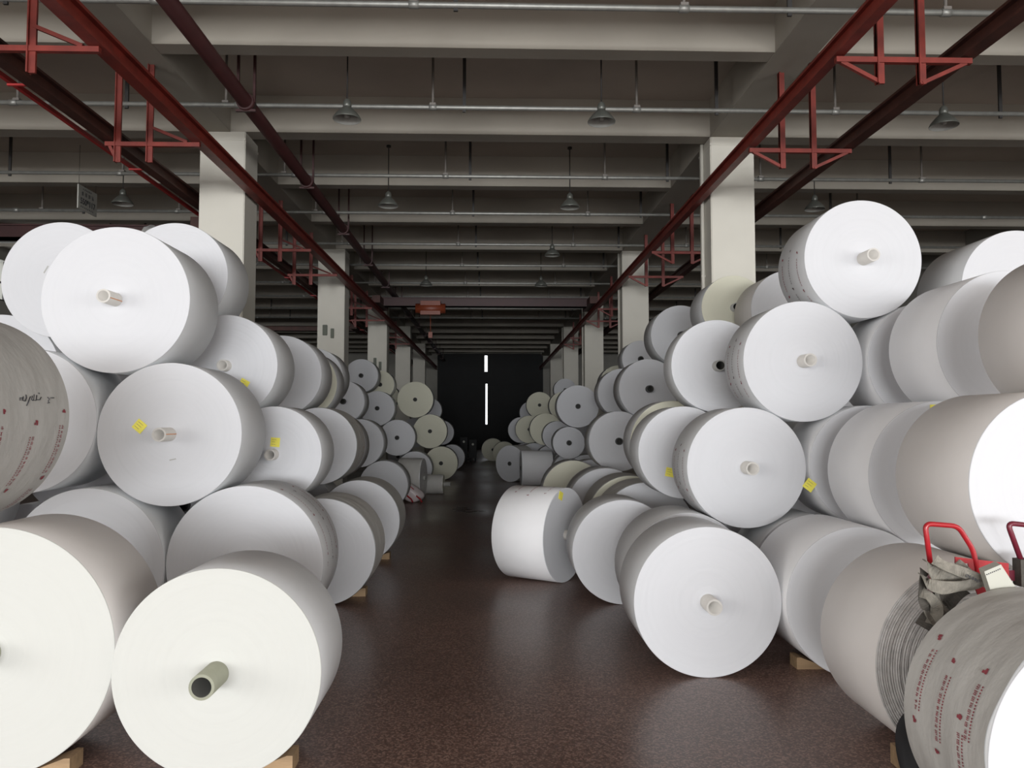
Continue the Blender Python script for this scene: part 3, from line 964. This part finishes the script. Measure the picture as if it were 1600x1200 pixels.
def make_roll(rl, rz=0.0, group=None, name='paper_roll'):
    R_, L_ = rl.R, rl.L
    rc = 0.056 if rl.core != 'olive' else 0.062
    rc = min(rc, R_ * 0.3)
    if rl.key == 'Rcc' or rl.core == 'coredark':
        rc = 0.062
    t = thing(name, rl.label, 'paper roll', (rl.x, rl.Y, rl.z - rl.R), rz, group)
    rnd = random.Random(rl.key)
    far = rl.Y > 14
    n = 56 if far else (144 if rl.Y < 7 else 96)
    layered = 'st2' in rl.flags
    # the wound paper: end faces and a rounded rim
    prof = [(rc, 0.0)]
    mats_ = []
    steps = 26 if rl.Y < 8 else 8
    if layered:
        steps = 90
    off = 0.0
    amp = 0.0005 if not layered else 0.012
    for k in range(1, steps):
        rr = rc + (R_ - 0.006 - rc) * k / steps
        if layered:
            off = (0.004 if k % 2 else -0.002) * rnd.uniform(.1, 1.6) + 0.05 * max(0, (k / steps - .75)) * 4 + (0.006 if (k // 9) % 2 else 0)
        else:
            off = rnd.uniform(-amp, amp)
        prof.append((rr, off))
        mats_.append(0)
    mats_.append(0)
    endo = 0.05 if layered else 0.0
    prof += [(R_ - 0.006, endo), (R_ - 0.0015, endo + 0.0015), (R_, endo + 0.006), (R_, L_ - 0.006), (R_ - 0.006, L_), (rc, L_)]
    mats_ += [0, 0, 1, 0, 0]
    sm = [True] * (len(prof))
    bm = bmesh.new()
    lathe_y(bm, prof, n, mats_ + [0], closed=True, smooth=[m_ == 1 for m_ in mats_] + [False])
    endm = M['film'] if rl.end == 'film' else M[rl.end]
    sidem = M[rl.side]
    body = link_mesh('wound_paper', bm, [endm, sidem if rl.side != 'plastic' else M['grey']], t, (0, 0, R_))
    # wrapper sleeve that stops a little short of the rim
    if rl.side in ('plastic',) or 'film' in rl.flags:
        bm = bmesh.new()
        nn = n
        rings = []
        ny = 14
        for j in range(ny + 1):
            y = 0.012 + (L_ - 0.02) * j / ny
            ring_ = []
            for k in range(nn):
                a = 2 * PI * k / nn
                w = 0.0045 + 0.0016 * math.sin(3 * a + j * .9) + 0.0010 * math.sin(7 * a - j * 1.7)
                ring_.append(bm.verts.new(((R_ + w) * math.cos(a), y + (0.006 * math.sin(9 * a) if j == 0 else 0), (R_ + w) * math.sin(a))))
            rings.append(ring_)
        for a, b_ in zip(rings, rings[1:]):
            for k in range(nn):
                f = bm.faces.new((a[k], b_[k], b_[(k + 1) % nn], a[(k + 1) % nn]))
                f.smooth = True
        link_mesh('film_wrapper', bm, M['plastic'], t, (0, 0, R_))
    # core tube
    bm = bmesh.new()
    ri = rc * 0.77
    p = rl.prot
    lathe_y(bm, [(ri, -p), (rc * .995, -p), (rc * .995, L_ + 0.01), (ri, L_ + 0.01)], 32, [0, 0, 0, 1], closed=True, smooth=[False, True, False, True])
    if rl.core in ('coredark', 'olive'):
        # dark disc deep inside the tube, standing in for the hole's shade
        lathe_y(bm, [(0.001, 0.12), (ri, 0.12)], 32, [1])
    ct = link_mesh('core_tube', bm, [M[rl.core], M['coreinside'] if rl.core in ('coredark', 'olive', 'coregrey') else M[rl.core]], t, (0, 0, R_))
    if 'ln' in rl.flags.split():
        bm = bmesh.new()
        a0 = -0.25 if rl.key == 'A' else 0.05
        vs_ = []
        for y in (-p + 0.002, 0.0):
            for a in (a0 - .07, a0 + .07):
                vs_.append(bm.verts.new(((rc + .001) * math.cos(a), y, (rc + .001) * math.sin(a))))
        bm.faces.new((vs_[0], vs_[1], vs_[3], vs_[2]))
        link_mesh('orange_seam', bm, M['orangeline'], ct)
    for fl in rl.flags.split():
        if fl.startswith('st:'):
            _, sx, sy_ = fl.split(':')
            q = at(float(sx), float(sy_), rl.Y - 0.002)
            a = 0.045 if rl.Y > 6 else 0.04
            bm = bmesh.new()
            box(bm, -a, a, -0.0012, 0.0012, -a, a)
            v = Vector((q.x - rl.x, -0.0025, q.z - rl.z))
            if v.xz.length > R_ - a * 1.1 and rl.key != 'Rp':
                v = Vector((v.x, v.y, v.z)); sc = (R_ - a * 1.15) / v.xz.length; v.x *= sc; v.z *= sc
            s = link_mesh('label_sticker', bm, M['yellow'], t, (v.x, v.y, R_ + v.z))
            s.rotation_euler = (0, {'B': 0.7, 'K': 0.5, 'Mm': 0.08, 'Rl': 0.0, 'Rp': 0.65, 'Rs': 0.2}.get(rl.key, .1), 0)
            bm = bmesh.new()
            for q2 in range(3):
                box(bm, -a * .7, a * rnd.uniform(.0, .5), -0.0022, -0.0012, -a * .5 + q2 * a * .5, -a * .5 + q2 * a * .5 + 0.0025)
            link_mesh('sticker_writing', bm, M['printdark'], s)
    if rl.key == 'D':
        q = at(72, 421, rl.Y)
        bm = bmesh.new()
        bar(bm, (q.x - rl.x - .02, -.002, q.z - rl.z - .035), (q.x - rl.x + .02, -.002, q.z - rl.z + .035), 0.002, 0.012)
        link_mesh('pencil_mark', bm, M['coregrey'], t, (0, 0, R_))
    if rl.key == 'B':
        bm = bmesh.new()
        q0, q1 = at(265, 719, rl.Y), at(275, 717, rl.Y)
        bar(bm, (q0.x - rl.x, -.002, q0.z - rl.z), (q1.x - rl.x, -.002, q1.z - rl.z), 0.002, 0.010)
        link_mesh('pencil_mark', bm, M['coregrey'], t, (0, 0, R_))
    if 'flap' in rl.flags:
        # crumpled film sticking up at the rim
        q = at(233, 356, rl.Y)
        bm = bmesh.new()
        gx, gz = q.x - rl.x, q.z - rl.z
        grid = []
        for i in range(7):
            row = []
            for j in range(5):
                row.append(bm.verts.new((gx - .1 + .035 * i + rnd.uniform(-.012, .012), 0.02 + .05 * j, gz - .06 + 0.10 * math.sin(i / 6 * PI) ** .6 - 0.02 * j * (j > 2) + rnd.uniform(-.012, .012))))
            grid.append(row)
        for i in range(6):
            for j in range(4):
                bm.faces.new((grid[i][j], grid[i + 1][j], grid[i + 1][j + 1], grid[i][j + 1])).smooth = True
        link_mesh('loose_film', bm, M['film'], t, (0, 0, R_))
    if 'pr' in rl.flags.split():
        rn = random.Random(rl.key + 'p')
        a0 = {'C': 1.15, 'O': .6, 'Rb': PI - .3, 'Rc': PI - .35, 'Rd': PI - .2}[rl.key]
        a1 = {'C': -.1, 'O': -.7, 'Rb': PI + .6, 'Rc': PI + .6, 'Rd': PI + .7}[rl.key]
        pm = add_prints(t, rl, [(L_ * .25, a0, a1, 0), (L_ * .55, a0 - .1, a1, 1), (L_ * .8, a0, a1, 0)], rn, 0.022, False)
        pm.location = (0, 0, R_)
    return t


for rl in rolls:
    g = G_L if rl.x < -0.2 and rl.px < 760 else G_R
    if 'buried inside' in rl.label and rl.key[0] == 'h':
        g = 'rolls hidden inside the left pile' if rl.px == 0 else 'rolls hidden inside the right pile'
    rl.obj = make_roll(rl, 0.0, g)

# red print on the two film-wrapped rolls
w1 = BYKEY['W1']
rn = random.Random(11)
st = []
for (pts, mi) in ((((97, 648), (47, 780)), 1), (((53, 665), (10, 780)), 0), (((3, 648), (-20, 740)), 0)):
    h0, h1 = hit_cyl(w1, *pts[0]), hit_cyl(w1, *pts[1])
    print('W1 strip', h0, h1)
    if h0:
        t1 = h1[0] if h1 else h0[0] - 1.0
        st.append((h0[1] - .013, h0[0], t1 - .1, mi if mi == 0 else 0))
if st:
    pm = add_prints(w1.obj, w1, st, rn, 0.026, True)
    pm.location = (0, 0, w1.R)
h = hit_cyl(w1, 60, 627)
print('W1 hand', h)
# handwriting on the film
bm = bmesh.new()
strokes = [[(29, 626), (29, 622), (33, 622), (33, 626)], [(34, 620), (33, 626), (37, 627), (39, 622), (38, 617)], [(45, 620), (42, 628), (39, 634)],
           [(48, 619), (47, 625), (49, 626)], [(51, 617), (50, 626), (54, 626), (55, 618)], [(56, 625), (60, 625), (62, 621)], [(58, 614), (59, 616)],
           [(72, 621), (75, 624), (73, 627), (75, 630), (72, 630)], [(77, 622), (82, 622)]]
for s in strokes:
    pts = []
    for (a, b_) in s:
        hh = hit_cyl(w1, a, b_)
        if hh:
            pts.append(Vector(((w1.R + .0085) * math.cos(hh[0]), hh[1], (w1.R + .0085) * math.sin(hh[0]))))
    if len(pts) > 1:
        tube(bm, pts, 0.0028, 5)
link_mesh('handwriting', bm, M['ink'], w1.obj, (0, 0, w1.R))
rj = BYKEY['Rj']
st = []
for (p0, p1, mi) in (((1477, 993), (1430, 1078), 0), ((1496, 1031), (1460, 1135), 0), ((1548, 1045), (1513, 1098), 0), ((1505, 1115), (1490, 1190), 0)):
    h0, h1 = hit_cyl(rj, *p0), hit_cyl(rj, *p1)
    print('Rj', h0, h1)
    if h0 and h1:
        a0, a1 = h0[0] % (2 * PI), h1[0] % (2 * PI)
        st.append((h0[1] - .01, a0, a1 + .25 * (1 if a1 > a0 else -1), mi))
pm = add_prints(rj.obj, rj, st, rn, 0.024, True)
pm.location = (0, 0, rj.R)


# ---- rolls lying crosswise
def cross_roll(key, x, y, z, R_, L_, yaw, end, side, core, prot, label, flags='', name='paper_roll', group=None):
    o = R()
    o.key, o.x, o.Y, o.z, o.R, o.L = key, x, y, z, R_, L_
    o.end, o.side, o.core, o.prot, o.flags, o.label = end, side, core, prot, flags, label
    t = make_roll(o, yaw, group, name)
    o.obj = t
    return o


p = at(884, 832, 8.58)
rg = cross_roll('Rg', p.x, 8.58, 0.525, 0.525, 0.66, math.radians(57), 'white', 'light', 'core', 0.10,
                'white roll turned crosswise on the floor at the right edge of the aisle', '', group=G_R)
bm = bmesh.new(); box(bm, -.045, .045, -0.0012, 0.0012, -.045, .045)
s = link_mesh('label_sticker', bm, M['yellow'], rg.obj, (-0.12, -0.0025, 0.53 + 0.44)); s.rotation_euler = (0, .4, 0)
rn2 = random.Random(5)
pm = add_prints(rg.obj, rg, [(.12, 2.0, .9, 0), (.32, 2.1, 1.0, 0), (.5, 2.0, 1.2, 0)], rn2, 0.018, False); pm.location = (0, 0, .525)
# distant crosswise rolls on the right
p = at(812, 730, 21.4)
cross_roll('z12', at(862, 730, 21.2).x, 21.3, 0.49, 0.49, 0.86, math.radians(92), 'white', 'light', 'coredark', 0.03, 'pale roll lying crosswise with square outline in the far right pile', group=G_R)
cross_roll('z11', at(797, 725, 22.3).x, 22.6, 0.54, 0.54, 0.6, math.radians(-40), 'white', 'plastic', 'coredark', 0.03, 'grey film-wrapped roll standing at the end of the far right pile', group=G_R)
# film-wrapped crosswise rolls on the left
p = at(661, 745, 17.8)
cross_roll('c1', p.x, 17.95, 0.465, 0.465, 0.56, math.radians(84), 'film', 'plastic', 'coregrey', 0.05, 'grey film-wrapped roll lying crosswise at the left edge of the aisle', group=G_L)
p = at(693, 757, 18.9)
cr2 = cross_roll('c2', p.x, 19.0, 0.235, 0.235, 0.47, math.radians(86), 'cream', 'plastic', 'coregrey', 0.17, 'small wrapped roll with a long protruding core lying in the aisle at left', group=G_L)

# plastic bag with red stripes beside it
bm = bmesh.new()
rnd = random.Random(9)
bmesh.ops.create_uvsphere(bm, u_segments=18, v_segments=12, radius=0.5)
for v in bm.verts:
    a = math.atan2(v.co.y, v.co.x)
    v.co.x *= 0.56; v.co.y *= 0.4
    v.co.z = (v.co.z + .5) * 0.5
    v.co.x += v.co.z * -0.45
    k = 1 + 0.12 * math.sin(5 * a + 4 * v.co.z)
    v.co.x *= k; v.co.y *= k
    v.co.x += .06 * math.sin(11 * v.co.z)
q = at(645, 782, 17.0)
t = thing('plastic_bag', 'crumpled pinkish plastic bag with red stripes beside the crosswise wrapped roll', 'bag', (q.x, 17.0, 0))
b = link_mesh('bag_body', bm, M['pink'], t, smooth=True)
bm = bmesh.new()
for j in range(2):
    pts = []
    for k in range(7):
        zz = 0.02 + .07 * k
        pts.append((0.22 - .055 * k - j * .2 + .02 * math.sin(2 * k), -0.20 + 0.015 * k, zz))
    tube(bm, pts, 0.018, 6)
link_mesh('red_stripe', bm, M['tool'], t)

# ------------------------------------------------------------------ wooden wedges
def chock(key, s, dy, label, w=0.13, h=0.09, length=0.24, yawj=0.0):
    rl = BYKEY[key]
    R_ = rl.R
    t0 = math.sqrt(2 * R_ * h) * 1.10
    bm = bmesh.new()
    prof = [(t0 - length * .85, 0), (t0 + 0.03, 0), (t0 + 0.03, h * .93), (t0, h * .93), (t0 - length * .85, 0.006)]
    a = [bm.verts.new((s * x, -w / 2, z)) for (x, z) in prof]
    b_ = [bm.verts.new((s * x, w / 2, z)) for (x, z) in prof]
    n = len(prof)
    bm.faces.new(a)
    bm.faces.new(b_[::-1])
    for i in range(n):
        bm.faces.new((a[i], b_[i], b_[(i + 1) % n], a[(i + 1) % n]))
    bmesh.ops.recalc_face_normals(bm, faces=bm.faces)
    o = link_mesh('wooden_wedge', bm, M['wood'], loc=(rl.x, rl.Y + dy, 0.0))
    tag(o, label, 'wedge', 'wooden wedges under the floor rolls')


chock('La', 1, 0.10, 'pine wedge under the huge off-white roll at bottom left')
chock('Lb', 1, 0.14, 'pine wedge under the front off-white roll with olive core')
chock('J', 1, 0.3, 'small pine wedge beside the third floor roll at the left of the aisle')
chock('I', 1, 0.45, 'small pine wedge beside the second floor roll at the left of the aisle')
chock('Rh', -1, 0.30, 'pine wedge in the dark gap between the front right floor rolls')
chock('Ri', -1, 0.10, 'pine wedge below the beige roll with the layered end', h=.11)

# ------------------------------------------------------------------ red trolley with loop handles and straps
TY = 3.62
t = thing('roll_trolley', 'red metal trolley with two tube loop handles between the wrapped and beige right rolls', 'trolley', (0, TY, 0))


def T(px, py, dy=0.0):
    v = at(px, py, TY + dy)
    return Vector((v.x, dy, v.z))


def loop(pts, m):
    bm = bmesh.new()
    tube(bm, round_path(pts, 0.035, 6), 0.0125, 14)
    return link_mesh('loop_handle', bm, M[m], t)


loop([T(1457, 905), T(1445, 818), T(1497, 822), T(1521, 860), T(1530, 915)], 'tool')
loop([T(1597, 880), T(1574, 817), T(1618, 822), T(1640, 860), T(1645, 905)], 'tooldark')
bm = bmesh.new()
# triangular cheek plate
pl = [T(1492, 870), T(1575, 880), T(1577, 920), T(1545, 925), T(1552, 935), T(1530, 935), T(1517, 905), T(1512, 880), T(1492, 880)]
a = [bm.verts.new((p.x, -0.004, p.z)) for p in pl]
b_ = [bm.verts.new((p.x, 0.004, p.z)) for p in pl]
bm.faces.new(a); bm.faces.new(b_[::-1])
for i in range(len(pl)):
    bm.faces.new((a[i], b_[i], b_[(i + 1) % len(pl)], a[(i + 1) % len(pl)]))
bmesh.ops.recalc_face_normals(bm, faces=bm.faces)
link_mesh('cheek_plate', bm, M['tool'], t)
bm = bmesh.new()
p0, p1, p2 = T(1530, 930), T(1458, 900), T(1600, 900)
bar(bm, (p2.x - .03, 0.03, p2.z), (p1.x, 0.03, p1.z - 0.02), 0.03, 0.05)
for x in (p1.x + 0.02, p2.x + .05):
    bar(bm, (x, 0.03, 0.25), (x, 0.03, p1.z), 0.04, 0.04)
bar(bm, (p1.x, 0.03, 0.27), (p2.x + .08, 0.03, 0.27), 0.05, 0.04)
link_mesh('frame', bm, M['tooldark'], t)
bm = bmesh.new()
box(bm, T(1588, 870).x, T(1640, 870).x, -0.03, 0.03, T(1590, 915).z, T(1590, 873).z)
link_mesh('handle_socket', bm, M['strapdark'], t)
for x in (p1.x - 0.05, p2.x + .12):
    bm = bmesh.new()
    rr = 0.20
    n = 40
    prof = [(0.04, -0.03), (0.11, -0.02), (0.125, -0.035), (rr - .015, -0.04), (rr, -0.025), (rr, 0.025), (rr - .015, 0.04), (0.125, 0.035), (0.11, 0.02), (0.04, 0.03)]
    rings = [[bm.verts.new((y, r * math.cos(2 * PI * k / n), r * math.sin(2 * PI * k / n))) for k in range(n)] for (r, y) in prof]
    for i in range(len(rings)):
        A_, B_ = rings[i], rings[(i + 1) % len(rings)]
        for k in range(n):
            bm.faces.new((A_[k], A_[(k + 1) % n], B_[(k + 1) % n], B_[k])).smooth = True
    bmesh.ops.recalc_face_normals(bm, faces=bm.faces)
    link_mesh('wheel', bm, M['rubber'], t, (x, 0.03, rr))

# webbing straps slung over the handle
ts = thing('webbing_sling', 'bundle of grey-brown webbing straps slung over the red trolley handle', 'strap', (0, TY - 0.05, 0))


def ribbon(pts, w, m, name='strap_loop', wdir=None, dy=0.0):
    """flat webbing along a smooth path"""
    P = [Vector(p) for p in pts]
    # catmull-rom
    q = []
    for i in range(len(P) - 1):
        a0, a1, a2, a3 = P[max(i - 1, 0)], P[i], P[i + 1], P[min(i + 2, len(P) - 1)]
        for k in range(6):
            u = k / 6
            q.append(0.5 * ((2 * a1) + (a2 - a0) * u + (2 * a0 - 5 * a1 + 4 * a2 - a3) * u * u + (3 * a1 - a0 - 3 * a2 + a3) * u ** 3))
    q.append(P[-1])
    bm = bmesh.new()
    L0, L1, L2, L3 = [], [], [], []
    for i, p in enumerate(q):
        d = (q[min(i + 1, len(q) - 1)] - q[max(i - 1, 0)]).normalized()
        side = d.cross(Vector((0, 1, 0)))
        side = (side * 0.85 + Vector((0, 0.5, 0)) * math.sin(i * .25)).normalized()
        nrm = d.cross(side).normalized() * 0.0025
        L0.append(bm.verts.new(p + side * w / 2 + nrm)); L1.append(bm.verts.new(p - side * w / 2 + nrm))
        L2.append(bm.verts.new(p - side * w / 2 - nrm)); L3.append(bm.verts.new(p + side * w / 2 - nrm))
    for i in range(len(q) - 1):
        for A_, B_ in ((L0, L1), (L1, L2), (L2, L3), (L3, L0)):
            bm.faces.new((A_[i], A_[i + 1], B_[i + 1], B_[i])).smooth = False
    bm.faces.new((L0[0], L1[0], L2[0], L3[0])); bm.faces.new((L3[-1], L2[-1], L1[-1], L0[-1]))
    bmesh.ops.recalc_face_normals(bm, faces=bm.faces)
    return link_mesh(name, bm, M[m], ts)


def S(px, py, dy=0.0):
    v = at(px, py, TY - 0.05 + dy)
    return Vector((v.x, dy, v.z))


ribbon([S(1452, 880, -.02), S(1456, 888, -.05), S(1466, 900, -.05), S(1484, 904, -.05), S(1497, 900, -.04), S(1500, 890, 0), S(1490, 882, .02)], .075, 'strap')
ribbon([S(1460, 874, -.06), S(1476, 884, -.08), S(1498, 892, -.09), S(1520, 900, -.09), S(1545, 912, -.08)], .05, 'strap')
ribbon([S(1443, 900, -.03), S(1450, 912, -.08), S(1472, 918, -.10), S(1500, 916, -.10), S(1520, 912, -.08), S(1534, 904, -.05)], .06, 'strap')
ribbon([S(1444, 892, 0), S(1441, 908, -.03), S(1443, 930, -.04), S(1448, 948, -.05), S(1462, 940, -.04), S(1470, 918, -.02)], .05, 'strapdark')
ribbon([S(1440, 925, -.04), S(1452, 932, -.07), S(1462, 945, -.07), S(1463, 960, -.05), S(1455, 975, -.03)], .055, 'strap')
ribbon([S(1470, 915, -.03), S(1464, 930, -.05), S(1472, 950, -.05), S(1484, 960, -.03)], .03, 'strap')
ribbon([S(1500, 915, 0), S(1488, 935, -.01), S(1470, 955, -.01), S(1450, 985, 0)], .12, 'strapdark')
ribbon([S(1443, 940, -.02), S(1450, 960, -.04), S(1462, 972, -.04), S(1475, 960, -.02), S(1478, 940, 0)], .035, 'strap')
ribbon([S(1505, 888, .0), S(1516, 894, -.03), S(1519, 905, -.05), S(1508, 912, -.05)], .05, 'strap')
# dark stamped code on the strap
bm = bmesh.new()
rn3 = random.Random(4)
c0, c1 = S(1508, 902, -.118), S(1530, 912, -.112)
dd = (c1 - c0)
for k in range(5):
    o_ = c0 + dd * (k / 5)

    def ad(u0, v0, u1, v1, o_=o_):
        box(bm, o_.x + u0, o_.x + u1, o_.y - .003, o_.y, o_.z + v0, o_.z + v1)
    glyph(ad, 0, 0, 0.015, rn3)
link_mesh('stamped_code', bm, M['ink'], ts)

# white card box beside the handle
tw = thing('card_box', 'small open white card box with a perforated edge stuck beside the red trolley plate', 'box', (0, TY - 0.24, 0))


def W(px, py, dy=0.0):
    v = at(px, py, TY - 0.24 + dy)
    return Vector((v.x, dy, v.z))


bm = bmesh.new()
fr = [W(1538, 893), W(1564, 882), W(1592, 925), W(1550, 930)]
bk = [p + Vector((0.01, 0.055, 0.004)) for p in fr]
a = [bm.verts.new(p) for p in fr]; b_ = [bm.verts.new(p) for p in bk]
bm.faces.new(a); bm.faces.new(b_[::-1])
for i in (1, 2, 3):
    bm.faces.new((a[i], b_[i], b_[(i + 1) % 4], a[(i + 1) % 4]))
bm.faces.new((a[0], b_[0], b_[1], a[1]))
bmesh.ops.recalc_face_normals(bm, faces=bm.faces)
link_mesh('box_body', bm, M['card'], tw)
bm = bmesh.new()
for k in range(8):
    f_ = (k + .8) / 9
    c = fr[0].lerp(fr[1], f_) + Vector((.004, -0.001, -0.016))
    box(bm, c.x - .0025, c.x + .0025, c.y - .001, c.y, c.z - .0025, c.z + .0025)
link_mesh('perforation', bm, M['ink'], tw)

# ------------------------------------------------------------------ small things seen far down the aisle
for i, (px, py) in enumerate(((725, 690), (739, 694))):
    q = at(px, py, 34)
    t = thing('parked_cart', ['small dark cart parked far down the aisle, left of its twin', 'small dark cart parked far down the aisle, right of its twin'][i], 'cart', (q.x, 34, 0))
    bm = bmesh.new()
    box(bm, -.16, .16, -.2, .2, .16, q.z + .2)
    link_mesh('cart_body', bm, M['gate'], t)
    bm = bmesh.new()
    tube(bm, [(-.13, -.15, .09), (-.08, -.15, .09)], .09, 14)
    tube(bm, [(.08, -.15, .09), (.13, -.15, .09)], .09, 14)
    tube(bm, [(-.13, .15, .09), (-.08, .15, .09)], .09, 14)
    tube(bm, [(.08, .15, .09), (.13, .15, .09)], .09, 14)
    link_mesh('cart_wheel', bm, M['rubber'], t)
    bm = bmesh.new()
    tube(bm, [(0, -.21, q.z), (0, -.24, q.z)], .05, 14)
    link_mesh('reflector', bm, M['card'], t)
for rl in rolls:
    d = math.hypot(rl.x - rl.x0, rl.z - rl.z0)
    if d > 0.03:
        print('MOVED', rl.key, round(rl.x - rl.x0, 3), round(rl.z - rl.z0, 3), 'R', round(rl.R, 3))
